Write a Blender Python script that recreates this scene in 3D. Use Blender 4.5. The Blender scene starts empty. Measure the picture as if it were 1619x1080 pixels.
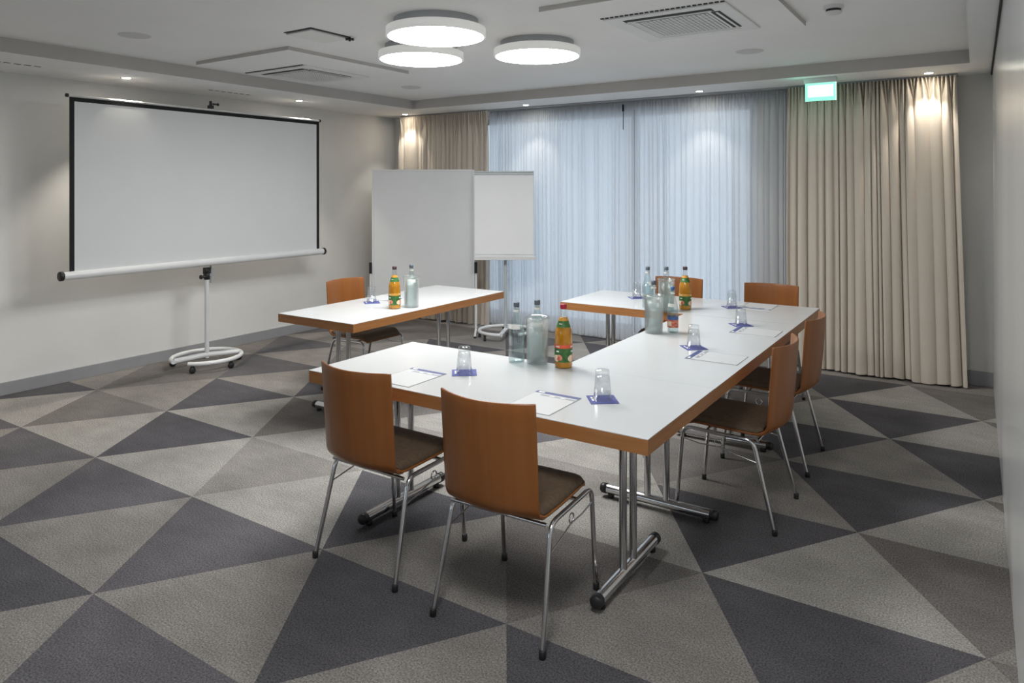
import bpy, math, random
from mathutils import Vector, Matrix
random.seed(7)
C = bpy.context.scene.collection
PI = math.pi
# ------------------------------------------------------------------ materials
def mat(name, col=(.5, .5, .5), rough=.5, metal=0., **kw):
    m = bpy.data.materials.new(name); m.use_nodes = True
    b = m.node_tree.nodes['Principled BSDF']
    b.inputs['Base Color'].default_value = (*col, 1); b.inputs['Roughness'].default_value = rough
    b.inputs['Metallic'].default_value = metal
    for k, v in kw.items():
        k = k.replace('_', ' ').replace('0', '')
        if k in b.inputs: b.inputs[k].default_value = v
    return m
def N(m, t, **kw):
    n = m.node_tree.nodes.new(t)
    for k, v in kw.items(): setattr(n, k, v)
    return n
def noise_col(m, c1, c2, scale=5., detail=4., stretch=(1, 1, 1), bump=0., lo=.35, hi=.65, bscale=None, rot=(0, 0, 0), coords='Object'):
    nt = m.node_tree; L = nt.links.new; b = nt.nodes['Principled BSDF']
    tc = N(m, 'ShaderNodeTexCoord'); mp = N(m, 'ShaderNodeMapping'); mp.inputs['Scale'].default_value = stretch
    mp.inputs['Rotation'].default_value = rot
    L(tc.outputs[coords], mp.inputs['Vector'])
    no = N(m, 'ShaderNodeTexNoise'); no.inputs['Scale'].default_value = scale; no.inputs['Detail'].default_value = detail
    L(mp.outputs['Vector'], no.inputs['Vector'])
    cr = N(m, 'ShaderNodeValToRGB'); cr.color_ramp.elements[0].position = lo; cr.color_ramp.elements[1].position = hi
    cr.color_ramp.elements[0].color = (*c1, 1); cr.color_ramp.elements[1].color = (*c2, 1)
    L(no.outputs['Fac'], cr.inputs['Fac']); L(cr.outputs['Color'], b.inputs['Base Color'])
    if bump:
        n2 = no
        if bscale:
            n2 = N(m, 'ShaderNodeTexNoise'); n2.inputs['Scale'].default_value = bscale; L(mp.outputs['Vector'], n2.inputs['Vector'])
        bp = N(m, 'ShaderNodeBump'); bp.inputs['Strength'].default_value = bump; bp.inputs['Distance'].default_value = .004
        L(n2.outputs['Fac'], bp.inputs['Height']); L(bp.outputs['Normal'], b.inputs['Normal'])
    return m
def emit(name, col, s):
    m = bpy.data.materials.new(name); m.use_nodes = True; nt = m.node_tree
    nt.nodes.clear(); e = nt.nodes.new('ShaderNodeEmission'); o = nt.nodes.new('ShaderNodeOutputMaterial')
    e.inputs[0].default_value = (*col, 1); e.inputs[1].default_value = s; nt.links.new(e.outputs[0], o.inputs[0]); return m

def carpet(name, c, pink=0.0):
    m = mat(name, c, 1.0); nt = m.node_tree; L = nt.links.new; b = nt.nodes['Principled BSDF']
    tc = N(m, 'ShaderNodeTexCoord')
    big = N(m, 'ShaderNodeTexNoise'); big.inputs['Scale'].default_value = 2.3; big.inputs['Detail'].default_value = 5
    fine = N(m, 'ShaderNodeTexNoise'); fine.inputs['Scale'].default_value = 150; fine.inputs['Detail'].default_value = 2
    mp = N(m, 'ShaderNodeMapping'); mp.inputs['Scale'].default_value = (1.5, 4, 1); mp.inputs['Rotation'].default_value = (0, 0, .98)
    st = N(m, 'ShaderNodeTexNoise'); st.inputs['Scale'].default_value = 3.5; st.inputs['Detail'].default_value = 6
    L(tc.outputs['Object'], big.inputs['Vector']); L(tc.outputs['Object'], fine.inputs['Vector'])
    L(tc.outputs['Object'], mp.inputs['Vector']); L(mp.outputs['Vector'], st.inputs['Vector'])
    def rng(n, lo, hi, a=.3, z=.7):
        r = N(m, 'ShaderNodeMapRange'); r.inputs['From Min'].default_value = a; r.inputs['From Max'].default_value = z
        r.inputs['To Min'].default_value = lo; r.inputs['To Max'].default_value = hi; L(n.outputs['Fac'], r.inputs['Value']); return r
    r1 = rng(big, .84, 1.16); r2 = rng(fine, .55, 1.45, .3, .7); r3 = rng(st, .93, 1.07)
    mu = N(m, 'ShaderNodeMath', operation='MULTIPLY'); L(r1.outputs[0], mu.inputs[0]); L(r2.outputs[0], mu.inputs[1])
    m2 = N(m, 'ShaderNodeMath', operation='MULTIPLY'); L(mu.outputs[0], m2.inputs[0]); L(r3.outputs[0], m2.inputs[1])
    sc = N(m, 'ShaderNodeVectorMath', operation='SCALE'); sc.inputs[0].default_value = c; L(m2.outputs[0], sc.inputs['Scale'])
    L(sc.outputs[0], b.inputs['Base Color'])
    bp = N(m, 'ShaderNodeBump'); bp.inputs['Strength'].default_value = .5; bp.inputs['Distance'].default_value = .004
    L(fine.outputs['Fac'], bp.inputs['Height']); L(bp.outputs['Normal'], b.inputs['Normal'])
    b.inputs['Specular IOR Level'].default_value = .1
    return m
CARP = {'D': carpet('carpet_charcoal', (.098, .094, .102)), 'E': carpet('carpet_dark_grey', (.122, .116, .124)),
        'M': carpet('carpet_taupe', (.178,.165,.157)), 'N': carpet('carpet_mid_grey', (.245, .230, .215)),
        'L': carpet('carpet_light_grey', (.325, .31, .29))}
WALL = noise_col(mat('wall_paint', rough=.6), (.76, .755, .74), (.79, .785, .77), 2.5, bump=.08, bscale=90)
WALLD = noise_col(mat('wall_paint_grey', rough=.6), (.70, .69, .665), (.73, .72, .69), 2.5, bump=.08, bscale=90)
CEIL = noise_col(mat('ceiling_paint', rough=.8), (.88, .88, .875), (.91, .91, .905), 1.5, bump=.05, bscale=120)
TAUPE = noise_col(mat('taupe_sides', rough=.8), (.52, .50, .475), (.56, .54, .515), 1.5)  # darker taupe than the ceiling, on recess and plate side faces
PANEL = noise_col(mat('glossy_wall_panel', rough=.22), (.62, .625, .62), (.66, .665, .66), 1.2, stretch=(1, 1, .3))
PANEL.node_tree.nodes['Principled BSDF'].inputs['Specular IOR Level'].default_value = .6
BASEB = noise_col(mat('skirting_paint', rough=.5), (.31, .315, .33), (.34, .345, .36), 4)
LAM = noise_col(mat('white_laminate', rough=.2), (.60, .61, .615), (.62, .63, .635), 3)
LAM.node_tree.nodes['Principled BSDF'].inputs['Specular IOR Level'].default_value = .35
EDGE = noise_col(mat('beech_edge', rough=.4), (.32, .135, .043), (.38, .168, .058), 4, detail=6, stretch=(1, 1, 14), bump=.03)
VENEER = noise_col(mat('beech_veneer', rough=.33), (.235, .080, .018), (.27, .096, .023), 3, detail=8, stretch=(10, 4, .5), bump=.01)
CHROME = noise_col(mat('chrome', rough=.14, metal=1.), (.62, .62, .63), (.70, .70, .70), 3)
UPH = noise_col(mat('brown_upholstery', rough=.75), (.095, .062, .037), (.125, .084, .052), 60, bump=.25, bscale=400)
BLACK = noise_col(mat('black_plastic', rough=.45), (.012, .012, .013), (.02, .02, .02), 8)
BORDER = noise_col(mat('black_border', rough=.8), (.008, .008, .009), (.012, .012, .012), 8)
SCREEN = noise_col(mat('screen_fabric', rough=.85), (.77, .785, .79), (.79, .805, .81), 2)
WHITE = noise_col(mat('white_enamel', rough=.3), (.78, .79, .80), (.82, .83, .83), 3)
WPLA = noise_col(mat('white_plastic', rough=.45), (.72, .72, .71), (.75, .75, .74), 3)
RAIL = noise_col(mat('matt_white_rail', rough=.85), (.70, .70, .69), (.74, .74, .73), 4)
RAIL.node_tree.nodes['Principled BSDF'].inputs['Specular IOR Level'].default_value = .1
POST = noise_col(mat('light_grey_enamel', rough=.35), (.50, .54, .56), (.55, .59, .61), 4)
FILT = noise_col(mat('filter_grey', rough=.8), (.10, .10, .10), (.14, .14, .14), 6)
VENTM = noise_col(mat('vent_white', rough=.5), (.80, .80, .79), (.84, .84, .83), 3)
DARK = noise_col(mat('vent_dark', rough=.8), (.035, .035, .035), (.05, .05, .05), 6)
GREYM = noise_col(mat('grey_metal', rough=.4), (.33, .34, .35), (.38, .39, .40), 5)
ALU = noise_col(mat('satin_aluminium', rough=.35, metal=.6), (.50, .51, .52), (.56, .57, .58), 5)
FELT = noise_col(mat('pinboard_felt', rough=.9), (.70, .71, .715), (.73, .735, .74), 3, bump=.02, bscale=300)
PAPER = noise_col(mat('white_paper', rough=.7), (.87, .875, .88), (.89, .895, .90), 4)
PAD = noise_col(mat('pad_paper', rough=.35), (.62, .63, .635), (.64, .65, .655), 4)
NAVY = noise_col(mat('navy_print', rough=.5), (.055, .075, .20), (.07, .09, .24), 6)
GREYP = noise_col(mat('grey_print_and_shade', rough=.5), (.30, .32, .36), (.36, .38, .42), 6)
NAPK = noise_col(mat('blue_coaster', rough=.8), (.075, .085, .27), (.10, .115, .33), 30, bump=.1)
BEIGE = noise_col(mat('beige_curtain', rough=.9), (.65, .575, .495), (.70, .63, .545), 3, stretch=(1, 1, .2), bump=.1, bscale=400)
b = BEIGE.node_tree.nodes['Principled BSDF']; b.inputs['Sheen Weight'].default_value = .15
CAPD = mat('dark_cap', (.09, .11, .14), .35); CAPR = mat('red_cap', (.33, .012, .03), .35); CAPB = mat('blue_cap', (.05, .12, .30), .35)
CAPK = mat('brown_cap', (.06, .03, .035), .35)
for m_ in (CAPD, CAPR, CAPB, CAPK):
    c_ = tuple(m_.node_tree.nodes['Principled BSDF'].inputs['Base Color'].default_value)[:3]
    noise_col(m_, c_, tuple(x * 1.25 for x in c_), 40)
LGREEN = noise_col(mat('label_green', rough=.5), (.02, .10, .025), (.07, .20, .04), 40)
LRED = noise_col(mat('label_red', rough=.5), (.60, .06, .03), (.75, .12, .05), 30)
LGOLD = noise_col(mat('label_gold', rough=.45), (.60, .26, .03), (.70, .36, .06), 30)
APPLE = noise_col(mat('label_apple', rough=.5), (.55, .06, .06), (.80, .35, .20), 60)
LWHITE = noise_col(mat('label_white', rough=.5), (.8, .8, .75), (.85, .85, .82), 30)
LCREAM = noise_col(mat('label_cream', rough=.5), (.80, .62, .42), (.85, .70, .52), 30)

def glassy(name, col, rough=.02, trans=.5, mx_=.6, haze=0.):
    """thin-walled looking glass: glossy reflections over tinted see-through, light passes"""
    m = bpy.data.materials.new(name); m.use_nodes = True; nt = m.node_tree; nt.nodes.clear(); L = nt.links.new
    o = nt.nodes.new('ShaderNodeOutputMaterial'); t = nt.nodes.new('ShaderNodeBsdfTransparent'); g = nt.nodes.new('ShaderNodeBsdfGlossy')
    g.inputs['Roughness'].default_value = rough; t.inputs[0].default_value = (*col, 1)
    lw = nt.nodes.new('ShaderNodeLayerWeight'); lw.inputs['Blend'].default_value = trans
    no = nt.nodes.new('ShaderNodeTexNoise'); no.inputs['Scale'].default_value = 14
    bp = nt.nodes.new('ShaderNodeBump'); bp.inputs['Strength'].default_value = .12; L(no.outputs['Fac'], bp.inputs['Height'])
    L(bp.outputs['Normal'], g.inputs['Normal'])
    mx = nt.nodes.new('ShaderNodeMixShader'); L(lw.outputs['Facing'], mx.inputs[0])
    mr = nt.nodes.new('ShaderNodeMapRange'); mr.inputs['To Min'].default_value = .06; mr.inputs['To Max'].default_value = mx_
    L(lw.outputs['Facing'], mr.inputs['Value']); L(mr.outputs[0], mx.inputs[0])
    L(t.outputs[0], mx.inputs[1]); L(g.outputs[0], mx.inputs[2])
    if haze:
        df = nt.nodes.new('ShaderNodeBsdfTranslucent'); df.inputs[0].default_value = (.93, .96, .96, 1)
        dd = nt.nodes.new('ShaderNodeBsdfDiffuse'); dd.inputs[0].default_value = (.90, .93, .93, 1)
        ma = nt.nodes.new('ShaderNodeMixShader'); ma.inputs[0].default_value = .5; L(df.outputs[0], ma.inputs[1]); L(dd.outputs[0], ma.inputs[2])
        mb = nt.nodes.new('ShaderNodeMixShader'); mb.inputs[0].default_value = haze; L(mx.outputs[0], mb.inputs[1]); L(ma.outputs[0], mb.inputs[2]); L(mb.outputs[0], o.inputs[0])
    else: L(mx.outputs[0], o.inputs[0])
    return m
GLASS = glassy('clear_glass', (.95, .97, .965), trans=.35)
BGLASS = glassy('bottle_glass', (.90, .955, .945), trans=.32, mx_=.55)
WATER = glassy('still_water', (.91, .955, .965), trans=.2, mx_=.4)
COOL = glassy('cooler_acrylic', (.965, .98, .975), rough=.2, trans=.22, mx_=.5, haze=.09)
TGLASS = glassy('tumbler_glass', (.97, .98, .98), trans=.25, mx_=.55)
PANE = glassy('window_glass', (.9, .95, .98), trans=.2)
JUICE = mat('apple_juice', (.62, .24, .01), .12)
noise_col(JUICE, (.56, .21, .008), (.72, .33, .015), 20)
JB = JUICE.node_tree.nodes['Principled BSDF']; JB.inputs['Transmission Weight'].default_value = .35; JB.inputs['Coat Weight'].default_value = .6

def sheer_mat(name='sheer_voile'):
    m = bpy.data.materials.new(name); m.use_nodes = True; nt = m.node_tree; nt.nodes.clear(); L = nt.links.new
    o = nt.nodes.new('ShaderNodeOutputMaterial'); d = nt.nodes.new('ShaderNodeBsdfDiffuse'); t = nt.nodes.new('ShaderNodeBsdfTranslucent')
    tr = nt.nodes.new('ShaderNodeBsdfTransparent')
    tc = nt.nodes.new('ShaderNodeTexCoord'); mp = nt.nodes.new('ShaderNodeMapping'); mp.inputs['Scale'].default_value = (30, 1, .25)
    no = nt.nodes.new('ShaderNodeTexNoise'); no.inputs['Scale'].default_value = 1.0; L(tc.outputs['Object'], mp.inputs[0]); L(mp.outputs[0], no.inputs['Vector'])
    cr = nt.nodes.new('ShaderNodeValToRGB'); cr.color_ramp.elements[0].color = (.74, .76, .79, 1); cr.color_ramp.elements[1].color = (.86, .87, .89, 1)
    L(no.outputs['Fac'], cr.inputs[0]); L(cr.outputs[0], d.inputs[0]); L(cr.outputs[0], t.inputs[0])
    m1 = nt.nodes.new('ShaderNodeMixShader'); m1.inputs[0].default_value = .5; L(d.outputs[0], m1.inputs[1]); L(t.outputs[0], m1.inputs[2])
    m2 = nt.nodes.new('ShaderNodeMixShader'); m2.inputs[0].default_value = .10; L(m1.outputs[0], m2.inputs[1]); L(tr.outputs[0], m2.inputs[2])
    L(m2.outputs[0], o.inputs[0]); return m
SHEER = sheer_mat()
HOUS = noise_col(mat('opal_lamp_side', rough=.4), (.80, .80, .78), (.84, .84, .82), 3)
hb_ = HOUS.node_tree.nodes['Principled BSDF']; hb_.inputs['Emission Color'].default_value = (1, .985, .95, 1); hb_.inputs['Emission Strength'].default_value = .06
LAMP = emit('lamp_diffuser', (.985, .99, .975), 9.6)
SPOTM = emit('downlight_glow', (1, .93, .78), 30.0)

# ------------------------------------------------------------------ mesh builder
class MB:
    def __init__(s): s.v = []; s.f = []; s.sm = []; s.mi = []
    def add(s, vs, fs, smooth=False, mi=0):
        o = len(s.v); s.v += [tuple(v) for v in vs]
        for f in fs: s.f.append(tuple(i + o for i in f)); s.sm.append(smooth); s.mi.append(mi)
        return s
    def box(s, x0, x1, y0, y1, z0, z1, mi=0):
        v = [(x, y, z) for z in (z0, z1) for y in (y0, y1) for x in (x0, x1)]
        return s.add(v, [(0, 2, 3, 1), (4, 5, 7, 6), (0, 1, 5, 4), (2, 6, 7, 3), (0, 4, 6, 2), (1, 3, 7, 5)], False, mi)
    def lathe(s, prof, c=(0, 0, 0), n=28, mi=0, smooth=True, axis='z', a0=0, a1=2 * PI):
        full = abs(a1 - a0 - 2 * PI) < 1e-6; k = n if full else n + 1; vs = []
        for r, z in prof:
            for i in range(k):
                a = a0 + (a1 - a0) * i / n
                p = (r * math.cos(a), r * math.sin(a), z)
                if axis == 'x': p = (z, p[0], p[1])
                if axis == 'y': p = (p[0], z, p[1])
                vs.append((p[0] + c[0], p[1] + c[1], p[2] + c[2]))
        fs = []
        for j in range(len(prof) - 1):
            for i in range(n):
                i2 = (i + 1) % k if full else i + 1
                fs.append((j * k + i, j * k + i2, (j + 1) * k + i2, (j + 1) * k + i))
        return s.add(vs, fs, smooth, mi)
    def cyl(s, c, r, h, n=24, axis='z', mi=0, bev=0.):
        bev = bev or min(r, abs(h)) * .15
        return s.lathe([(0.0001, 0), (r - bev, 0), (r, bev), (r, h - bev), (r - bev, h), (0.0001, h)], c, n, mi, False if n < 10 else True, axis)
    def tube(s, pts, r, n=10, mi=0, caps=True, closed=False):
        P = [Vector(p) for p in pts]; m = len(P); rr = r if isinstance(r, (list, tuple)) else [r] * m
        T = []
        for i in range(m):
            if closed: t = P[(i + 1) % m] - P[i - 1]
            else: t = P[min(i + 1, m - 1)] - P[max(i - 1, 0)]
            T.append(t.normalized())
        ref = Vector((0, 0, 1)) if abs(T[0].z) < .9 else Vector((1, 0, 0))
        u = T[0].cross(ref).normalized(); vs = []
        for i in range(m):
            if i: u = (u - T[i] * u.dot(T[i])).normalized()
            w = T[i].cross(u)
            for k in range(n):
                a = 2 * PI * k / n; vs.append(P[i] + (u * math.cos(a) + w * math.sin(a)) * rr[i])
        fs = []
        for i in range(m if closed else m - 1):
            j = (i + 1) % m
            for k in range(n):
                k2 = (k + 1) % n; fs.append((i * n + k, i * n + k2, j * n + k2, j * n + k))
        s.add(vs, fs, True, mi)
        if caps and not closed:
            s.add(vs[:n], [tuple(reversed(range(n)))], False, mi); s.add(vs[-n:], [tuple(range(n))], False, mi)
        return s
    def grid(s, fn, nu, nv, smooth=True, mi=0):
        vs = [fn(i / nu, j / nv) for j in range(nv + 1) for i in range(nu + 1)]
        fs = [(j * (nu + 1) + i, j * (nu + 1) + i + 1, (j + 1) * (nu + 1) + i + 1, (j + 1) * (nu + 1) + i) for j in range(nv) for i in range(nu)]
        return s.add(vs, fs, smooth, mi)
    def build(s, name, m, parent=None, loc=(0, 0, 0), rz=0., bevel=0, solid=0, soff=0., sub=0, weld=False):
        me = bpy.data.meshes.new(name); me.from_pydata(s.v, [], s.f); me.update()
        for p, sm, mi in zip(me.polygons, s.sm, s.mi): p.use_smooth = sm; p.material_index = mi
        for mm in (m if isinstance(m, (list, tuple)) else [m]): me.materials.append(mm)
        o = bpy.data.objects.new(name, me); C.objects.link(o)
        if parent: o.parent = parent
        o.location = loc; o.rotation_euler = (0, 0, rz)
        if weld: w = o.modifiers.new('weld', 'WELD'); w.merge_threshold = .0002
        if solid: q = o.modifiers.new('solid', 'SOLIDIFY'); q.thickness = solid; q.offset = soff
        if bevel: q = o.modifiers.new('bevel', 'BEVEL'); q.width = bevel; q.segments = 2; q.limit_method = 'ANGLE'
        if sub: q = o.modifiers.new('sub', 'SUBSURF'); q.levels = sub; q.render_levels = sub
        return o
def fillet(pts, r, n=5):
    P = [Vector(p) for p in pts]; out = [P[0]]
    for i in range(1, len(P) - 1):
        a, b_, c = P[i - 1], P[i], P[i + 1]; d1 = (a - b_); d2 = (c - b_); rr = min(r, d1.length * .45, d2.length * .45)
        p1 = b_ + d1.normalized() * rr; p2 = b_ + d2.normalized() * rr
        for k in range(n + 1):
            t = k / n; out.append(p1 * (1 - t) ** 2 + b_ * 2 * t * (1 - t) + p2 * t * t)
    out.append(P[-1]); return out
def empty(name, loc=(0, 0, 0), rz=0.):
    o = bpy.data.objects.new(name, None); C.objects.link(o); o.location = loc; o.rotation_euler = (0, 0, rz); o.empty_display_size = .1; return o
def tag(o, label=None, cat=None, group=None, kind=None):
    if label: o['label'] = label
    if cat: o['category'] = cat
    if group: o['group'] = group
    if kind: o['kind'] = kind
    return o
def struct(name, mb, m, label=None, **kw): return tag(mb.build(name, m, **kw), label, kind='structure')
def copy_tree(o, parent=None):
    c = o.copy(); C.objects.link(c)
    if parent: c.parent = parent
    for ch in [x for x in bpy.data.objects if x.parent == o and x.name in C.objects]: copy_tree(ch, c)
    return c
KIDS = {}
def place(proto, first, loc, rz, label):
    o = proto if first else copy_tree(proto)
    o.location = loc; o.rotation_euler = (0, 0, rz); o['label'] = label; return o

# ------------------------------------------------------------------ room
LX, RX, BY, FY = -6.342, .11, 6.864, -2.6
ZS, ZR = 2.521, 2.62
# floor: triangular carpet tiles
E_ = lambda i: -.957 + .984 * i
O_ = lambda i: -.465 + .984 * i
Yr = lambda j: 2.893 + .7325 * j
shade = {
 (-3,-3,'dn'):'D',(-3,-2,'dn'):'E',(-3,-3,'up'):'N',(-3,-2,'up'):'N',
 (-2,-6,'dn'):'E',(-2,-5,'up'):'N',(-2,-5,'dn'):'E',(-2,-4,'up'):'N',(-2,-4,'dn'):'E',(-2,-3,'up'):'N',(-2,-3,'dn'):'E',(-2,-2,'up'):'N',(-2,-2,'dn'):'D',(-2,-1,'up'):'N',(-2,-1,'dn'):'D',(-2,0,'up'):'N',
 (-1,-7,'dn'):'E',(-1,-6,'up'):'L',(-1,-6,'dn'):'D',(-1,-5,'up'):'L',(-1,-5,'dn'):'M',(-1,-4,'up'):'L',(-1,-4,'dn'):'D',(-1,-3,'up'):'L',(-1,-3,'dn'):'N',(-1,-2,'up'):'N',(-1,-2,'dn'):'D',(-1,-1,'up'):'N',(-1,-1,'dn'):'M',(-1,0,'dn'):'D',(-1,0,'up'):'N',
 (0,-6,'up'):'N',(0,-6,'dn'):'M',(0,-5,'up'):'N',(0,-5,'dn'):'D',(0,-4,'up'):'L',(0,-4,'dn'):'M',(0,-3,'up'):'L',(0,-3,'dn'):'N',(0,-2,'up'):'L',(0,-2,'dn'):'N',(0,-1,'up'):'L',(0,-1,'dn'):'D',(0,0,'up'):'L',(0,0,'dn'):'M',
 (1,-6,'up'):'M',(1,-6,'dn'):'N',(1,-5,'up'):'N',(1,-5,'dn'):'E',(1,-4,'up'):'L',(1,-4,'dn'):'D',(1,-3,'up'):'L',(1,-3,'dn'):'M',(1,-2,'up'):'L',(1,-2,'dn'):'E',(1,-1,'up'):'N',(1,-1,'dn'):'M',(1,0,'up'):'L',(1,0,'dn'):'D',
 (2,-6,'up'):'M',(2,-6,'dn'):'E',(2,-5,'up'):'N',(2,-5,'dn'):'M',(2,-1,'up'):'N',(2,-1,'dn'):'D',(2,0,'up'):'N',(2,0,'dn'):'D',
 (3,-6,'up'):'N',(3,-6,'dn'):'E',(3,-5,'up'):'N',(3,-5,'dn'):'M',(3,-4,'dn'):'D',(3,-4,'up'):'N',(3,-1,'up'):'L',(3,-1,'dn'):'M',(3,0,'up'):'L',(3,0,'dn'):'D',
 (4,-5,'up'):'M',(4,-5,'dn'):'M',(4,-4,'up'):'N',(4,-3,'dn'):'D',(4,-1,'up'):'N',(4,-1,'dn'):'D',(4,0,'up'):'L',(4,0,'dn'):'M',
 (5,-1,'up'):'N',(5,0,'dn'):'M',(5,0,'up'):'N',(5,-3,'dn'):'D'}
def clip(poly, ax, val, keep_lt):
    out = []
    for i in range(len(poly)):
        a, b2 = poly[i], poly[(i + 1) % len(poly)]
        ia = (a[ax] <= val) == keep_lt; ib = (b2[ax] <= val) == keep_lt
        if ia: out.append(a)
        if ia != ib:
            t = (val - a[ax]) / (b2[ax] - a[ax]); out.append((a[0] + t * (b2[0] - a[0]), a[1] + t * (b2[1] - a[1])))
    return out
fb = MB(); ks = ['D', 'E', 'M', 'N', 'L']
rnd = random.Random(5)
for j in range(-8, 7):
    for i in range(-9, 4):
        if j % 2 == 0: tr = {'up': [(E_(i), 0), (E_(i+1), 0), (O_(i), 1)], 'dn': [(O_(i), 1), (E_(i+1), 0), (O_(i+1), 1)]}
        else: tr = {'up': [(O_(i), 0), (O_(i+1), 0), (E_(i+1), 1)], 'dn': [(E_(i), 1), (O_(i), 0), (E_(i+1), 1)]}
        for k, v in tr.items():
            p = [(x, Yr(j + dy)) for x, dy in v]
            for ax, val, lt in ((0, LX - .02, False), (0, RX + .02, True), (1, FY - .02, False), (1, BY + .2, True)):
                p = clip(p, ax, val, lt)
                if not p: break
            if len(p) < 3: continue
            s_ = shade.get((j, i, k)) or rnd.choice('NLN' if k == 'up' else 'DEMD')
            fb.add([(x, y, 0) for x, y in p], [tuple(range(len(p)))], False, ks.index(s_))
fb.box(LX - .02, RX + .02, FY - .02, BY + .2, -.06, -.002, 2)
struct('floor', fb, [CARP[k] for k in ks], 'grey carpet of large light, taupe and charcoal triangles')
struct('wall_left', MB().box(LX - .1, LX, FY, BY + .3, 0, 2.72), WALL, 'plain pale wall behind the projection screen')
struct('wall_right', MB().box(RX, RX + .1, FY, BY + .3, 0, 2.72), PANEL, 'glossy pale grey wall panel at the right edge')
VX0, VX1, VZ0, VZ1 = -4.6, -1.3, .9, 2.35
struct('wall_front', MB().box(LX - .1, VX0, FY - .1, FY, 0, 2.72).box(VX1, RX + .1, FY - .1, FY, 0, 2.72).box(VX0, VX1, FY - .1, FY, 0, VZ0).box(VX0, VX1, FY - .1, FY, VZ1, 2.72), WALL)
w2 = MB(); w2.box(VX0, VX1, FY - .08, FY - .03, VZ0, VZ0 + .05); w2.box(VX0, VX1, FY - .08, FY - .03, VZ1 - .05, VZ1)
for k in range(5): w2.box(VX0 + k * .8125, VX0 + k * .8125 + .05, FY - .08, FY - .03, VZ0 + .05, VZ1 - .05)
w2 = struct('fill_window', w2, GREYM, 'wide window added behind the viewer for fill light')  # unseen window added to let in fill daylight
MB().box(VX0 + .05, VX1 - .05, FY - .058, FY - .052, VZ0 + .05, VZ1 - .05).build('pane', PANE, w2)
WX0, WX1, WZ0, WZ1 = -5.05, -1.76, .08, 2.44
wb = MB(); wb.box(LX, WX0, BY, BY + .3, 0, 2.72); wb.box(WX1, RX, BY, BY + .3, 0, 2.72); wb.box(WX0, WX1, BY, BY + .3, WZ1, 2.72); wb.box(WX0, WX1, BY, BY + .3, 0, WZ0)
struct('wall_back', wb, WALLD, 'grey rear wall behind the curtains')
# ceiling with a recessed centre
SX0, SX1, SY1, SY0 = -5.43, -.039, 6.187, -1.7
cb = MB(); cb.box(LX - .05, RX + .05, FY - .05, BY + .25, ZR, ZR + .1)
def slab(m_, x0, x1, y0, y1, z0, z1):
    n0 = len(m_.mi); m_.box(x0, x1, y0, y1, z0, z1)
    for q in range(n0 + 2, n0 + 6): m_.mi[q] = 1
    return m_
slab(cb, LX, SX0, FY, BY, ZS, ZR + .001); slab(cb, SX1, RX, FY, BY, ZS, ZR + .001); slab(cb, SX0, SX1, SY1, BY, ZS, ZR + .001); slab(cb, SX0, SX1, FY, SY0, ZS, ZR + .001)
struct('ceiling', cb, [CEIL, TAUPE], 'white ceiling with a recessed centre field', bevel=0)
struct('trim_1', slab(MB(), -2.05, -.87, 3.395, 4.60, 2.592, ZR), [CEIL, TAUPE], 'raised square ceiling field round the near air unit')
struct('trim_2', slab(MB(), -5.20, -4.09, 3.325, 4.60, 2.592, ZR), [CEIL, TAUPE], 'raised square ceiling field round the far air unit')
struct('trim_3', MB().box(RX - .012, RX - .001, FY, BY, ZS - .012, ZS), DARK, 'dark shadow joint above the right wall')
struct('baseboard_left', MB().box(LX, LX + .015, FY, BY, 0, .10), BASEB, bevel=.002)
struct('baseboard_back', MB().box(WX1, RX, BY - .015, BY, 0, .115).box(LX, WX0, BY - .015, BY, 0, .115), BASEB, bevel=.002)
# window
wf = MB(); xs = [WX0, -3.80, -2.54, WX1]
fy0, fy1 = BY + .10, BY + .17
wf.box(WX0, WX1, fy0, fy1, WZ0, WZ0 + .07); wf.box(WX0, WX1, fy0, fy1, WZ1 - .07, WZ1)
for x in (WX0 + .035, -3.03, WX1 - .035): wf.box(x - .035, x + .035, fy0, fy1, WZ0 + .07, WZ1 - .07)
w = struct('window_1', wf, GREYM, 'full-height window behind the white sheer curtains', bevel=.004)
for a, c in ((WX0 + .07, -3.065), (-2.995, WX1 - .07)): MB().box(a, c, BY + .13, BY + .138, WZ0 + .07, WZ1 - .07).build('pane', PANE, w)

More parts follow.
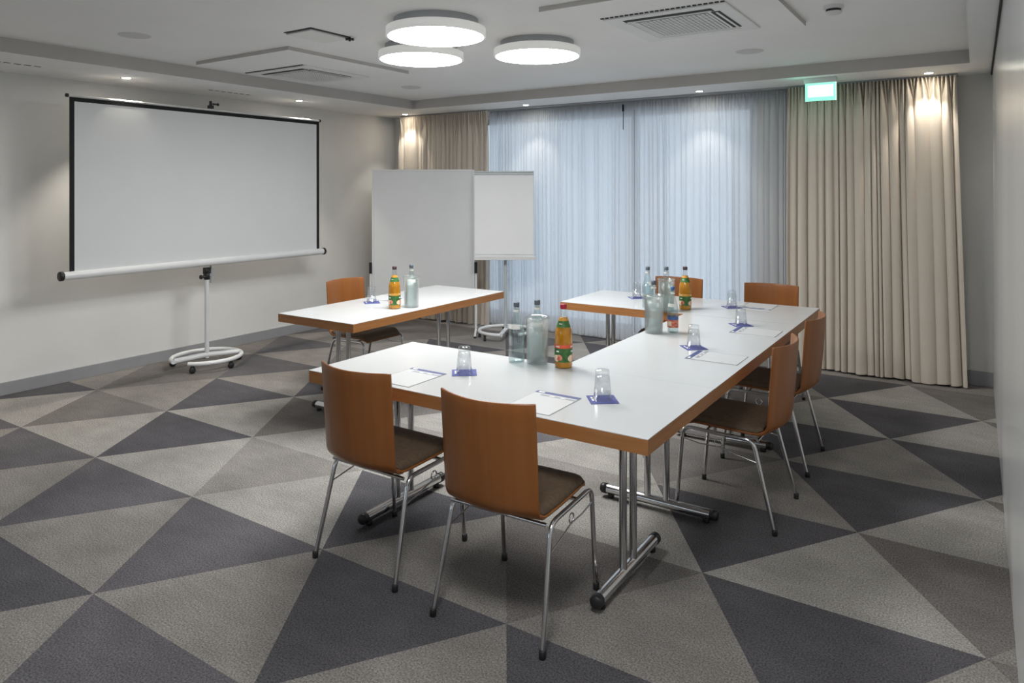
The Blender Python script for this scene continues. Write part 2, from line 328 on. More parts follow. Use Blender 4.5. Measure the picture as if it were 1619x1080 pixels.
# ------------------------------------------------------------------ curtains
def curtain(name, x0t, x1t, x0b, x1b, yc, zt, zb, m, seed, fold, amp, nxm, topn=2.0, label='', group=None, cat='curtain', hem=True):
    rd = random.Random(seed)
    W = x1t - x0t; ph = [0.]; xs_ = [0.]; n = max(6, int(W / fold))
    ws = [rd.uniform(.3, 2.2) for _ in range(n)]; tot = sum(ws)
    am = [rd.uniform(.15, 1.0) for _ in range(n + 1)]; dr = [rd.uniform(-1, 1) for _ in range(n + 1)]
    def lower(u):
        t = u * tot; k = 0
        while k < n - 1 and t > ws[k]: t -= ws[k]; k += 1
        f = t / ws[k]; f = min(1, max(0, f))
        a = am[k] * (1 - f) + am[k + 1] * f
        c = math.cos(2 * PI * f); s_ = math.sin(2 * PI * f)
        y = a * (math.copysign(abs(c) ** .7, c))
        return y, a * s_ * (.42 if amp > .04 else .3) * ws[k] / tot, k, f
    nt_ = int(n * topn); tp = [rd.uniform(.6, 1.4) for _ in range(nt_)]; tt = sum(tp)
    off = rd.uniform(0, 9)
    def fn(u, v):
        z = zt + (zb - zt) * v
        yl, dx, k, f = lower(u)
        wt = max(0, 1 - v / .16) ** 1.5
        yt = .55 * math.cos(2 * PI * nt_ * u + off + 1.3 * math.sin(9 * u))
        wob = .18 * math.sin(7 * u + 3 * v + off) * v
        sc = .75 + .35 * v
        y = yc - amp * ((1 - wt) * yl * sc + wt * yt + wob)
        xx0 = x0t + (x0b - x0t) * v; xx1 = x1t + (x1b - x1t) * v
        drift = .012 * dr[min(k, n)] * math.sin(PI * v) * math.sin(PI * f)
        x = xx0 + (xx1 - xx0) * min(1, max(0, u + dx * (1 - wt))) + drift
        zz = z + (.006 * math.sin(5 * u * n) if v > .99 else 0)
        return (x, y, zz)
    o = MB().grid(fn, int(W * nxm), 26).build(name, m)
    tag(o, label, cat, group); return o
b1 = curtain('drape', -.135 - 1.29, -.132, -1.44, -.062, 6.698, 2.505, .015, BEIGE, 11, .062, .062, 330, 2.3, 'wide floor-length beige drape at the right end of the window', 'beige drapes')
b2 = curtain('drape', -6.09, -4.735, -6.09, -4.735, 6.698, 2.505, .015, BEIGE, 23, .065, .06, 330, 2.2, 'beige drape in the far left corner, partly behind the white pinboard', 'beige drapes')
s1 = curtain('sheer_curtain', -4.80, -2.966, -4.80, -2.966, 6.822, 2.500, .02, SHEER, 31, .042, .023, 480, 1.6, 'left sheer white curtain, beside and behind the flip chart', 'sheer curtains')
s2 = curtain('sheer_curtain', -2.956, -1.40, -2.956, -1.40, 6.822, 2.500, .02, SHEER, 47, .046, .024, 480, 1.5, 'right sheer white curtain, next to the wide beige drape', 'sheer curtains')
for o in (s1, s2):
    a, c = (-4.72, -2.967) if o is s1 else (-2.955, -1.446)
    hb = MB(); x = a; rdd = random.Random(3)
    while x < c - .05:
        w_ = rdd.uniform(.025, .05); hb.box(x, x + w_, 6.846, 6.849, 2.37, 2.50); x += w_ + rdd.uniform(.02, .05)
    hb.box(a, c, 6.846, 6.850, 2.43, 2.505)
    hb.build('header_tape', SHEER, o)
t = tag(MB().tube([(-3.052, 6.735, 2.455), (-3.052, 6.735, 2.21)], .004, 8).box(-3.062, -3.042, 6.728, 6.742, 2.40, 2.47).build('curtain_wand', BLACK), 'thin black pull wand hanging between the sheer curtains', 'curtain wand')
tr_ = MB().box(-6.1, -.12, 6.70, 6.80, 2.507, ZS).build('curtain_track', GREYM); tag(tr_, 'slim curtain track under the ceiling edge along the window', 'curtain track')

# ------------------------------------------------------------------ tables
TX0, TX1 = -2.657, -.942
def make_table(L_, W_, legs, lcx=0., spacing=.10):
    """local x along length, y along width; legs = list of x offsets"""
    root = empty('conference_table')
    zt = .74; e = .003
    MB().box(-L_/2 + e, L_/2 - e, -W_/2 + e, W_/2 - e, zt - .05, zt - .0025).box(-L_/2, L_/2, -W_/2, W_/2, zt - .0025, zt).build('tabletop', LAM, root)
    eb = MB()
    x0, x1, y0, y1 = -L_/2, L_/2, -W_/2, W_/2
    eb.box(x0, x1, y0, y0 + e, zt - .057, zt - .0026); eb.box(x0, x1, y1 - e, y1, zt - .057, zt - .0026)
    eb.box(x0, x0 + e, y0 + e, y1 - e, zt - .057, zt - .0026); eb.box(x1 - e, x1, y0 + e, y1 - e, zt - .057, zt - .0026)
    eb.build('edge_band', EDGE, root)
    for lx in legs:
        lg = MB()
        for s_ in (-.5, .5): lg.tube([(lx, lcx + s_ * spacing, .035), (lx, lcx + s_ * spacing, zt - .055)], .0165, 14)
        lg.box(lx - .04, lx + .04, lcx - .22, lcx + .22, zt - .062, zt - .05)
        g = lg.build('leg', CHROME, root)
        MB().tube([(lx, lcx - .285, .042), (lx, lcx + .285, .042)], .0235, 16).build('foot_bar', CHROME, g)
        for s_ in (-1, 1):
            cm = MB().lathe([(.0001, .305), (.02, .305), (.0255, .298), (.0255, .27), (.02, .27)], (lx, lcx, .042), 18, axis='y') if s_ > 0 else MB().lathe([(.0001, -.305), (.02, -.305), (.0255, -.298), (.0255, -.27), (.02, -.27)], (lx, lcx, .042), 18, axis='y')
            cm.cyl((lx, lcx + s_ * .25, 0), .017, .024, 14)
            cm.build('end_cap', BLACK, g)
    return root
grp = 'white conference tables with wood edges'
tL = 1.713; tW = .738
T1 = make_table(tL, tW, [-.627, .598], .045)      # near arm, legs relative to centre x -1.80
T1.location = (-1.7995, 2.2782 + tW/2, 0); tag(T1, 'nearest white table, two chairs with their backs to us at its front', 'table', grp)
T2 = make_table(tL - .032, tW, [-.515, .57], .026)
T2.rotation_euler.z = PI/2; T2.location = (-.942 - tW/2, 3.8578, 0); tag(T2, 'middle white table of the U, two chairs along its right side', 'table', grp)
T3 = make_table(tL, tW, [-.61, .61], 0.0)
T3.location = (-1.7985, 5.0725, 0); tag(T3, 'far white table of the U, in front of the sheer curtains', 'table', grp)
T4 = make_table(tL, .73, [-.555, .56], .045)
T4.rotation_euler.z = PI/2; T4.location = (-3.681, 4.058, 0); tag(T4, 'separate white table at the left, near the pinboard', 'table', grp)

# ------------------------------------------------------------------ chairs
def make_chair():
    root = empty('stacking_chair'); wid = .203
    tag(root, None, 'chair', 'wooden-back stacking chairs')
    path = [(.012 + .026 * k / 6, .858 - .368 * k / 6) for k in range(0, 7)]
    for k in range(1, 8):
        a = PI/2 * k / 7; path.append((.038 + .052 * (1 - math.cos(a)), .49 - .055 * math.sin(a)))
    # --- backrest: curved plywood
    def back(u, v):
        k = v * 13; i = min(int(k), 12); f = k - i; p0 = path[i]; p1 = path[min(i + 1, len(path) - 1)]
        y = p0[0] + (p1[0] - p0[0]) * f; z = p0[1] + (p1[1] - p0[1]) * f
        s_ = 2 * u - 1; cw = wid * (1 - .02 * v)
        cr = .064 * (1 - s_ * s_) * (1 - v ** 3)
        return (s_ * cw, y - cr, z)
    bm = MB().grid(back, 16, 18)
    bk = bm.build('backrest', VENEER, root, solid=.011, soff=0., bevel=.004)
    def seat(u, v):
        s_ = 2 * u - 1; y = .050 + .400 * v
        w_ = wid * (.985 + .03 * math.sin(PI * v)) * (1 - .10 * max(0, (v - .82) / .18) ** 2)
        z = .436 + .012 * v - .03 * max(0, (v - .8) / .2) ** 2 + .02 * max(0, (.12 - v) / .12) ** 2
        return (s_ * w_, y, z)
    MB().grid(seat, 12, 14).build('seat', VENEER, root, solid=.011, soff=0., bevel=.004)
    def pad(u, v):
        s_ = 2 * u - 1; x, y, z = seat(u, v)
        ed = min(1, (1 - abs(s_)) / .14, v / .08 + .02, (1 - v) / .1 + .02); ed = max(0, ed)
        return (x * .985, .060 + (y - .050) * .985, z + .008 + .024 * ed ** .5)
    pm = MB().grid(pad, 20, 18)
    pm.build('seat_pad', UPH, root, solid=.01, soff=-1)
    # --- frame
    r = .0095
    fr = MB()
    fr.tube([(-.206, .080, .414), (.206, .080, .414)], .0075, 10)
    fr.tube([(-.210, .33, .412), (.210, .33, .412)], .007, 10)
    for s_ in (-1, 1): fr.tube([(s_ * .212, .15, .413), (s_ * .212, .39, .418)], r, 12)
    fr.build('seat_frame', CHROME, root)
    for s_ in (-1, 1):
        pr = fillet([(s_ * .212, .20, .414), (s_ * .211, .100, .411), (s_ * .234, 0, .012)], .045)
        lg = MB().tube(pr, r, 12).build('leg', CHROME, root)
        MB().cyl((s_ * .2335, -.001, 0), .0125, .03, 16).build('foot_cap', BLACK, lg)
        pf = fillet([(s_ * .212, .34, .417), (s_ * .212, .440, .420), (s_ * .215, .475, .012)], .06)
        lg = MB().tube(pf, r, 12).build('leg', CHROME, root)
        MB().cyl((s_ * .2155, .475, 0), .0125, .03, 16).build('foot_cap', BLACK, lg)
        # linking hook wire with a loop
        pts = [(s_ * .217, .075, .31)]
        a0 = Vector((s_ * .214, .19, .333)); lp = []
        for k in range(11):
            a = -PI/2 + 2 * PI * k / 10; lp.append((s_ * .212, .265 + .018 * math.cos(a), .368 + .018 * math.sin(a)))
        pts += [tuple(a0)] + lp + [(s_ * .213, .36, .350), (s_ * .213, .445, .362)]
        MB().tube(pts, .0032, 8).build('linking_hook', CHROME, root)
    return root
ch = make_chair()
R_ = math.radians
for i, (x, y, a, lab) in enumerate([
    (-2.17, 2.095, -.5, 'chair at the near table, left one of the two seen from behind'),
    (-1.4725, 2.06, 2.0, 'nearest chair, seen from behind at the near table corner'),
    (-.782, 3.617, 90, 'chair on the right side of the middle table, nearer of the two'),
    (-.788, 4.405, 90, 'chair on the right side of the middle table, farther of the two'),
    (-1.33, 5.675, 180, 'chair behind the far table at its right end, beside the beige drape'),
    (-2.075, 5.69, 181, 'chair behind the far table, half hidden by the juice bottle and coolers'),
    (-4.36, 4.115, -91, 'lone chair on the wall side of the separate left table')]):
    c_ = place(ch, i == 0, (x, y, 0), R_(a), 'brown wooden-back ' + lab)

# ------------------------------------------------------------------ table-top things
ZT = .7401
def make_coaster():
    o = MB().box(-.0575, .0575, -.0575, .0575, 0, .0022)
    o.box(-.035, -.012, -.045, -.037, .0021, .0025, 1).box(-.006, .018, -.045, -.037, .0021, .0025, 1)
    return o.build('napkin_coaster', [NAPK, LWHITE], bevel=.0006)
def make_tumbler():      # upside-down glass
    return MB().lathe([(.0001, .121), (.0265, .121), (.0285, .117), (.0285, .100), (.0300, .095), (.0385, .0), (.0368, .0), (.0282, .092), (.0260, .096), (.0001, .096)], (0, 0, 0), 32).build('glass_tumbler', TGLASS)
cs = tag(make_coaster(), None, 'coaster', 'blue paper coasters'); tb = tag(make_tumbler(), None, 'glass', 'upturned glass tumblers')
cs_spots = [(-2.003, 2.637, -52, 'on the near table, by the left notepad'), (-1.275, 2.607, -53, 'on the near table corner, by the right notepad'),
            (-1.278, 3.727, -49, 'on the middle table, nearer of its two'), (-1.240, 4.505, -50, 'on the middle table, farther of its two'),
            (-1.480, 5.141, -50, 'on the far table at its right end'), (-2.235, 5.186, -48, 'on the far table at its left end'), (-3.832, 3.890, -40, 'on the separate left table')]
for i, (x, y, a, lab) in enumerate(cs_spots):
    place(cs, i == 0, (x, y, ZT), R_(a), 'blue square paper coaster ' + lab)
    place(tb, i == 0, (x, y, ZT + .0024), 0, 'clear upturned glass tumbler ' + lab)
def make_pad():
    root = empty('notepad'); tag(root, None, 'notepad', 'white notepads')
    MB().box(-.103, .103, .012, .275, 0, .003).build('paper_sheets', PAD, root, bevel=.0004)
    MB().box(-.103, .103, .245, .272, .0030, .0034).box(-.090, -.062, .252, .266, .0033, .0036, 1).build('header_band', [NAVY, LWHITE], root)
    MB().box(-.060, .100, .215, .233, .0030, .0034).box(-.02, .005, .220, .228, .0033, .0036, 1).box(.03, .055, .220, .228, .0033, .0036, 1).build('header_line', [GREYP, LWHITE], root)
    MB().box(-.103, -.1018, .012, .252, .0030, .0033).box(.1018, .103, .012, .252, .0030, .0033).build('edge_shadow', GREYP, root)  # grey lines painted along the sheet edges as their thin shadow
    return root
pd = make_pad()
for i, (x, y, a, lab) in enumerate([(-2.16, 2.300, 0, 'white notepad on the near table, left of the two there'), (-1.457, 2.300, 0, 'white notepad on the near table in front of the nearest chair'),
    (-.962, 3.567, 90, 'white notepad on the middle table, nearer of its two'), (-.962, 4.335, 90, 'white notepad on the middle table, farther of its two'),
    (-1.32, 5.42, 180, 'white notepad on the far table near the beige drape'), (-4.03, 4.10, -90, 'white notepad on the separate left table')]):
    place(pd, i == 0, (x, y, ZT), R_(a), lab)

def make_water(name='water_bottle', cap=CAPD, level=.175, label_=False):
    root = empty(name)
    prof = [(.0001, .004), (.030, .0), (.0385, .003), (.0405, .010), (.0405, .085), (.0385, .092), (.0405, .100), (.0405, .150), (.038, .165), (.030, .195), (.0205, .222), (.0155, .245), (.0145, .262), (.0160, .266), (.0160, .272), (.0135, .274), (.0135, .282)]
    MB().lathe(prof, (0, 0, 0), 28).build('bottle_body', BGLASS, root)
    MB().lathe([(.0001, .006), (.0365, .006), (.0378, .012), (.0378, .150), (.034, level), (.0001, level)], (0, 0, 0), 24).build('water', WATER, root)
    MB().lathe([(.0001, .297), (.0125, .297), (.0150, .294), (.0150, .276), (.0135, .272)], (0, 0, 0), 20).build('cap', cap, root)
    nl = MB().lathe([(.0150, .262), (.0156, .250), (.0150, .249)], (0, 0, 0), 20); nl.lathe([(.0325, .190), (.0385, .168)], (0, 0, 0), 12, a0=-2.6, a1=-.5)
    nl.build('neck_label', LWHITE, root)
    return root
def make_juice(name, cap, band=None):
    band = band or LRED
    root = empty(name)
    MB().lathe([(.0001, .003), (.034, .0), (.0415, .004), (.0425, .012), (.0425, .125), (.0410, .145), (.0415, .160), (.0385, .180), (.030, .205), (.0235, .225), (.0190, .240), (.0001, .240)], (0, 0, 0), 32).build('juice_body', JUICE, root)
    MB().lathe([(.0192, .2385), (.0165, .252), (.0150, .270), (.0150, .282), (.0001, .282)], (0, 0, 0), 24).build('bottle_neck', GLASS, root)
    MB().lathe([(.0001, .303), (.0145, .303), (.0165, .300), (.0165, .283), (.0150, .280)], (0, 0, 0), 24).build('cap', cap, root)
    r0 = .0432
    lb = MB(); A0, A1 = -PI * .95, -.05 * PI
    lb.lathe([(r0, .030), (r0, .108)], n=30, mi=0); lb.lathe([(r0 + .0004, .096), (r0 + .0004, .114)], n=30, mi=1)
    # white lettering bars on the red band and green field (illegible in the photo)
    def patch(a, c, z0, z1, mi, rr=r0 + .0009): lb.lathe([(rr, z0), (rr, z1)], n=8, mi=mi, a0=a, a1=c)
    for base in (-2.15, -.35):
        for q in range(4): patch(base + .13 * q, base + .13 * q + .09, .101, .108, 2)
        patch(base + .05, base + .42, .078, .085, 2)
        # apples
        for (aa, zz, rr_) in ((base + .05, .048, .019), (base + .42, .052, .017)):
            vs = [(r0 + .0012, 0)]; pts = []
            n = 18
            for q in range(n):
                th = 2 * PI * q / n; ang = aa + rr_ * math.cos(th) / r0; z = zz + rr_ * .85 * math.sin(th)
                pts.append(((r0 + .0012) * math.cos(ang), (r0 + .0012) * math.sin(ang), z))
            cpt = ((r0 + .002) * math.cos(aa), (r0 + .002) * math.sin(aa), zz)
            lb.add([cpt] + pts, [(0, 1 + q, 1 + (q + 1) % n) for q in range(n)], True, 3 if aa > base + .2 else 4)
    lb.build('label', [LGREEN, band, LWHITE, APPLE, LCREAM], root)
    nb = MB().lathe([(.0310, .2045), (.0243, .2245)], n=26, mi=0); nb.lathe([(.0345, .1945), (.0310, .2045)], n=26, mi=0)
    nb.lathe([(.0242, .2250), (.0200, .2390)], n=26, mi=1); nb.lathe([(.0295, .2095), (.0283, .213)], n=6, mi=2, a0=-2.0, a1=-1.4)
    nb.build('neck_label', [LGREEN, LGOLD, LWHITE], root, )
    for o in bpy.data.objects:
        pass
    return root
def make_cooler():
    root = empty('bottle_cooler')
    MB().lathe([(.0001, .0), (.050, .0), (.053, .004), (.0575, .215), (.060, .222), (.058, .226), (.0545, .223), (.0495, .008), (.0001, .008)], (0, 0, 0), 36).build('cooler_wall', COOL, root)
    MB().lathe([(.0001, .010), (.045, .012), (.050, .20), (.0485, .20), (.044, .014)], (0, 0, 0), 30).build('inner_wall', COOL, root)
    MB().lathe([(.058, .218), (.0612, .220), (.0612, .226), (.058, .228), (.055, .224)], (0, 0, 0), 36).build('rim', GLASS, root)
    return root
wb_ = make_water(); tag(wb_, None, 'water bottle', 'clear water bottles')
ang = {}
for i, (x, y, z, lab) in enumerate([
    (-1.911, 2.945, ZT, 'clear glass water bottle standing free on the near table'),
    (-1.815, 2.985, ZT + .0145, 'water bottle inside the cooler on the near table'),
    (-3.440, 3.895, ZT + .0145, 'water bottle inside the cooler on the separate left table'),
    (-1.610, 3.985, ZT + .0145, 'water bottle inside the cooler on the middle table'),
    (-1.985, 4.800, ZT, 'water bottle standing on the far table behind the middle cooler'),
    (-1.820, 4.735, ZT + .0145, 'water bottle inside the cooler on the far table')]):
    place(wb_, i == 0, (x, y, z), .4 * i, lab)
cl = make_cooler(); tag(cl, None, 'bottle cooler', 'frosted clear bottle coolers')
for i, (x, y, lab) in enumerate([(-1.815, 2.985, 'clear bottle cooler on the near table, beside the red-capped juice'), (-3.440, 3.895, 'clear bottle cooler on the separate left table'),
    (-1.610, 3.985, 'clear bottle cooler on the middle table'), (-1.820, 4.735, 'clear bottle cooler on the far table')]):
    place(cl, i == 0, (x, y, ZT), 0, lab)
j1 = make_juice('juice_bottle', CAPR); tag(j1, 'amber juice bottle with a red cap on the near table', 'juice bottle'); j1.location = (-1.669, 2.988, ZT); j1.rotation_euler.z = .15
j2 = make_juice('juice_bottle', CAPK, LGOLD); tag(j2, 'amber juice bottle with a dark cap on the far table', 'juice bottle'); j2.location = (-1.737, 4.885, ZT)
j3 = make_juice('juice_bottle', CAPK, LGOLD); tag(j3, 'amber juice bottle on the separate left table', 'juice bottle'); j3.location = (-3.507, 3.790, ZT); j3.rotation_euler.z = .25
# small blue-capped water bottle with a coloured label
sb = make_water('mineral_water_bottle', CAPB, .15); sb.location = (-1.520, 4.060, ZT); sb.scale = (.80, .80, .92)
MB().lathe([(.0412, .035), (.0412, .085)], n=26, mi=0).lathe([(.0416, .085), (.0416, .105)], n=26, mi=1).lathe([(.0416, .045), (.0416, .075)], n=8, mi=2, a0=-2.2, a1=-1.5).build('label', [APPLE, CAPB, LCREAM], sb)
tag(sb, 'slim blue-capped water bottle with a coloured label beside the middle cooler', 'water bottle')

# ------------------------------------------------------------------ projection screen
XS = -5.86
ps = empty('projection_screen', (XS, 3.93, 0)); tag(ps, 'large white projection screen with black border on a wheeled stand', 'projection screen')
y0, y1 = -1.245, 1.235; z0, z1 = .955, 2.318
MB().box(-.002, .002, y0 + .035, y1 - .035, z0 - .02, z1 - .012).build('screen_fabric', SCREEN, ps)
MB().box(-.003, .003, y0, y0 + .035, z0, z1).box(-.003, .003, y1 - .035, y1, z0, z1).box(-.003, .003, y0 + .035, y1 - .035, z1 - .032, z1).build('black_border', BORDER, ps)
MB().tube([(-.006, y0 - .005, z1 + .010), (-.006, y1 + .005, z1 + .010)], .010, 12).build('top_rail', RAIL, ps)
MB().tube([(0, y0 - .045, .935), (0, y1 + .045, .935)], .033, 20).build('roller_housing', WHITE, ps)
for a in (y0 - .075, y1 + .045): MB().cyl((0, a, .935), .037, .03, 20, 'y').build('end_cap', BLACK, ps)
for a in (y0 - .025, y1 + .005): MB().cyl((-.006, a, z1 + .012), .015, .02, 14, 'y').build('rail_cap', BLACK, ps)
yp = -.06
st = MB().tube([(-.03, yp, .06), (-.03, yp, .80)], .019, 18).build('stand_post', WHITE, ps)
MB().tube([(-.045, yp + .05, .74), (-.045, yp + .05, 2.40)], .009, 12).box(-.06, -.03, yp - .02, yp + .07, .80, .87).build('rear_pole', GREYM, ps)
cp = MB().cyl((-.03, yp, .775), .026, .055, 16).cyl((-.012, yp - .062, .805), .012, .07, 12, 'y').cyl((-.012, yp - .078, .805), .019, .018, 12, 'y').cyl((-.03, yp - .02, .86), .016, .04, 12, 'x')
cp.box(-.045, -.01, yp - .03, yp + .03, .83, .885); cp.build('clamp', BLACK, ps)
MB().box(-.065, -.025, yp + .03, yp + .07, 2.345, 2.375).cyl((-.045, yp + .05, 2.375), .013, .04, 12).cyl((-.045, yp + .07, 2.39), .008, .05, 10, 'y').cyl((-.045, yp + .115, 2.39), .013, .018, 10, 'y').build('top_clamp', BLACK, ps)
# C-shaped base tube
bc = (.0, yp - .02)
ring = []
for k in range(37):
    a = R_(-62) + R_(325) * k / 36
    ring.append((bc[0] + .285 * math.cos(a), bc[1] + .300 * math.sin(a), .082))
MB().tube(ring, .0185, 14).build('base_ring', WHITE, ps)
MB().tube([(bc[0] - .06, bc[1] - .28, .082), (-.03, yp, .088), (bc[0] + .08, bc[1] + .28, .082)], .024, 14).build('base_bar', WHITE, ps)
def caster(parent, x, y, r=.026):
    m_ = MB().cyl((x - .011, y, r), r, .009, 16, 'x').cyl((x + .004, y, r), r, .009, 16, 'x').box(x - .007, x + .007, y - .018, y + .018, r, .058)
    m_.cyl((x, y, .05), .014, .018, 12); m_.build('caster', BLACK, parent)
for a in (-55, 10, 78, 150, 222): caster(ps, bc[0] + .285 * math.cos(R_(a)), bc[1] + .30 * math.sin(R_(a)))

# ------------------------------------------------------------------ pinboard
pb = empty('pinboard', (-5.11, 5.985, 0), R_(33.6)); tag(pb, 'tall white pinboard standing in the far left corner', 'pinboard')
MB().box(-.545, .545, -.008, .008, .345, 1.795).build('board_surface', FELT, pb)
fr = MB(); fr.box(-.565, -.545, -.014, .014, .33, 1.815).box(.545, .565, -.014, .014, .33, 1.815).box(-.545, .545, -.014, .014, 1.795, 1.815).box(-.545, .545, -.014, .014, .33, .345)
fr.build('board_frame', WPLA, pb, bevel=.003)
for s_ in (-1, 1):
    lg = MB().tube([(s_ * .580, .0, .045), (s_ * .580, .0, .72)], .013, 14).tube(fillet([(s_ * .58, -.24, .012), (s_ * .58, -.20, .03), (s_ * .58, 0, .05), (s_ * .58, .20, .03), (s_ * .58, .24, .012)], .04), .013, 12)
    lg = lg.build('leg', WHITE, pb)
    MB().box(s_ * .58 - .016, s_ * .58 + .016, -.02, .02, .67, .79).build('clamp', BLACK, lg)
    MB().cyl((s_ * .58, -.235, 0), .014, .018, 12).cyl((s_ * .58, .235, 0), .014, .018, 12).build('foot_cap', BLACK, lg)

# ------------------------------------------------------------------ flip chart
fc = empty('flip_chart', (-4.245, 6.325, 0), R_(33.3)); tag(fc, 'flip chart with blank white paper on a round wheeled base', 'flip chart')
MB().box(-.335, .305, -.055, -.035, .86, 1.785).build('writing_board', WHITE, fc, bevel=.003)
MB().box(-.325, .300, -.063, -.0555, .90, 1.76).build('paper_pad', PAPER, fc)
MB().box(-.335, .305, -.078, -.050, 1.752, 1.762).box(-.335, .305, -.075, -.035, 1.775, 1.79).build('paper_clamp', POST, fc, bevel=.002)
MB().box(-.335, .320, -.12, -.050, .845, .858).box(-.335, .320, -.125, -.118, .845, .88).build('pen_tray', WPLA, fc, bevel=.002)
MB().box(.00, .11, -.105, -.085, .859, .872).build('eraser', DARK, fc, bevel=.003)
MB().tube([(0, 0, .06), (0, 0, 1.25)], .0185, 16).build('stand_post', POST, fc)
MB().box(-.05, .05, -.036, 0.015, 1.0, 1.22).build('board_bracket', GREYM, fc, bevel=.003)
ring = [(.285 * math.cos(R_(-60) + R_(320) * k / 36), -.02 + .27 * math.sin(R_(-60) + R_(320) * k / 36), .080) for k in range(37)]
MB().tube(ring, .018, 12).build('base_ring', WHITE, fc)
MB().tube([(-.05, -.27, .08), (0, 0, .086), (.06, .24, .08)], .022, 12).build('base_bar', WHITE, fc)
for a in (-62, -140, 170, 95, 20): caster(fc, .285 * math.cos(R_(a)), -.02 + .27 * math.sin(R_(a)))

# ------------------------------------------------------------------ ceiling things
def make_disc():
    root = empty('ceiling_lamp'); tag(root, None, 'ceiling lamp', 'round white ceiling lamps')
    MB().lathe([(.0001, .056), (.285, .056), (.300, .051), (.3005, .002), (.297, -.001), (.288, .0)], (0, 0, 0), 72).build('lamp_housing', HOUS, root)
    MB().lathe([(.255, .103), (.255, .0565)], (0, 0, 0), 60).build('shadow_spacer', GREYM, root)  # spacer coloured dark grey for the shadow arc above the lamp
    MB().lathe([(.0001, .001), (.2885, .001)], (0, 0, 0), 72, smooth=False).build('diffuser', LAMP, root)
    return root
dl = make_disc()
DS = [(-2.728, 3.316, 'largest-looking round white ceiling lamp, nearest of the three'), (-3.298, 3.843, 'round white ceiling lamp left and behind the nearest one'), (-2.551, 4.199, 'round white ceiling lamp at the right of the three')]
for i, (x, y, lab) in enumerate(DS): place(dl, i == 0, (x, y, 2.517), 0, lab)
# one lamp added out of view to light the near right floor
for (x, y) in ((-.80, 1.15),):
    o = copy_tree(dl); o.location = (x, y, 2.517); o['label'] = 'round white ceiling lamp added out of view for fill light'
def make_down():
    root = empty('downlight'); tag(root, None, 'downlight', 'small recessed downlights')
    MB().lathe([(.042, .0), (.046, -.003), (.034, -.004), (.030, .0)], (0, 0, 0), 24).build('trim_ring', WPLA, root)
    MB().lathe([(.0001, -.0015), (.030, -.0015)], (0, 0, 0), 20, smooth=False).build('lamp_glow', SPOTM, root)
    return root
dw = make_down()
dpos = [(-5.86, 3.123, 'small downlight in the ceiling edge above the left half of the screen'), (-5.875, 4.916, 'small downlight above the right end of the projection screen'), (-5.89, 6.56, 'small downlight in the far left ceiling corner'),
        (-4.13, 6.56, 'small downlight above the sheer curtain left of centre'), (-2.19, 6.56, 'small downlight above the right sheer curtain'), (-.316, 6.55, 'small downlight above the beige drape at the right'),
        (-5.86, 1.25, 'small downlight added out of view in the left ceiling edge')]  # last one is an extra, added unseen for more light
for i, (x, y, lab) in enumerate(dpos):
    place(dw, i == 0, (x, y, ZS), 0, lab)
    l = bpy.data.lights.new('downlight_beam', 'SPOT'); l.energy = 17 if y < 6 else 5.5; l.color = (1, .92, .80); l.spot_size = R_(80); l.spot_blend = .5; l.shadow_soft_size = .02
    lo = bpy.data.objects.new('downlight_beam', l); C.objects.link(lo); lo.location = (x, y, ZS - .006)
# air cassettes
def make_cassette():
    root = empty('ceiling_air_unit'); tag(root, None, 'air conditioner', 'ceiling air conditioning units')
    pm = MB().box(-.36, .36, -.36, .36, -.012, 0)
    pm.build('cover_panel', VENTM, root, bevel=.004)
    sl = MB()
    for k in range(24): sl.box(-.365 + .0305 * k, -.345 + .0305 * k, -.378, -.368, -.006, 0)
    sl.build('perimeter_gap', DARK, root)
    for (x0, x1, ya, yb) in ((-.26, .26, -.285, -.235), (-.26, .26, .235, .285), (-.285, -.235, -.22, .22), (.235, .285, -.22, .22)):
        opn = yb < -.1 or x0 > .2
        s_ = MB().box(x0, x1, ya - (.012 if yb < -.1 else 0), yb, -.0145, -.0125).build('air_outlet', DARK if opn else VENTM, root)
        v = MB()
        if x1 - x0 > yb - ya: v.box(x0 + .01, x1 - .01, (ya + yb)/2 - .001, (ya + yb)/2 + .012, -.018, -.0147)
        else: v.box((x0 + x1)/2 - .001, (x0 + x1)/2 + .012, ya + .01, yb - .01, -.018, -.0147)
        v.build('louvre', VENTM, s_)
    MB().box(-.215, .215, -.215, .215, -.0142, -.0125).build('filter_backing', FILT, root)
    g = MB()
    for k in range(17):
        t_ = -.208 + .026 * k; g.box(t_ - .0045, t_ + .0045, -.215, .215, -.0165, -.0143); g.box(-.215, .215, t_ - .0045, t_ + .0045, -.0163, -.0143)
    g.build('intake_grille', VENTM, root)
    return root
ac = make_cassette()
place(ac, True, (-1.465, 4.10, 2.592), 0, 'square ceiling air unit with grille, right of the round lamps')
place(ac, False, (-4.83, 4.15, 2.592), 0, 'square ceiling air unit left of the round lamps, above the screen')
# slot diffusers
def make_slot():
    m_ = MB().box(-.03, .03, -.24, .24, -.004, 0)
    for k in range(7): m_.box(-.012, .012, -.222 + .066 * k, -.180 + .066 * k, -.0055, -.0039, 1)
    return m_.build('slot_vent', [CEIL, DARK])
sv = tag(make_slot(), None, 'air vent', 'slot vents in the left ceiling edge')
place(sv, True, (-5.84, 2.26, ZS), 0, 'slot vent with dark dashes in the ceiling edge at the far left')
place(sv, False, (-5.90, 4.12, ZS), 0, 'slot vent with dark dashes above the middle of the screen')
def make_speaker():
    return MB().lathe([(.0001, -.006), (.085, -.006), (.095, -.004), (.10, 0)], (0, 0, 0), 32).build('ceiling_speaker', GREYSP)
GREYSP = noise_col(mat('speaker_cloth', rough=.9), (.64, .64, .63), (.68, .68, .67), 80)
sp = tag(make_speaker(), None, 'ceiling speaker', 'flat round ceiling speakers')
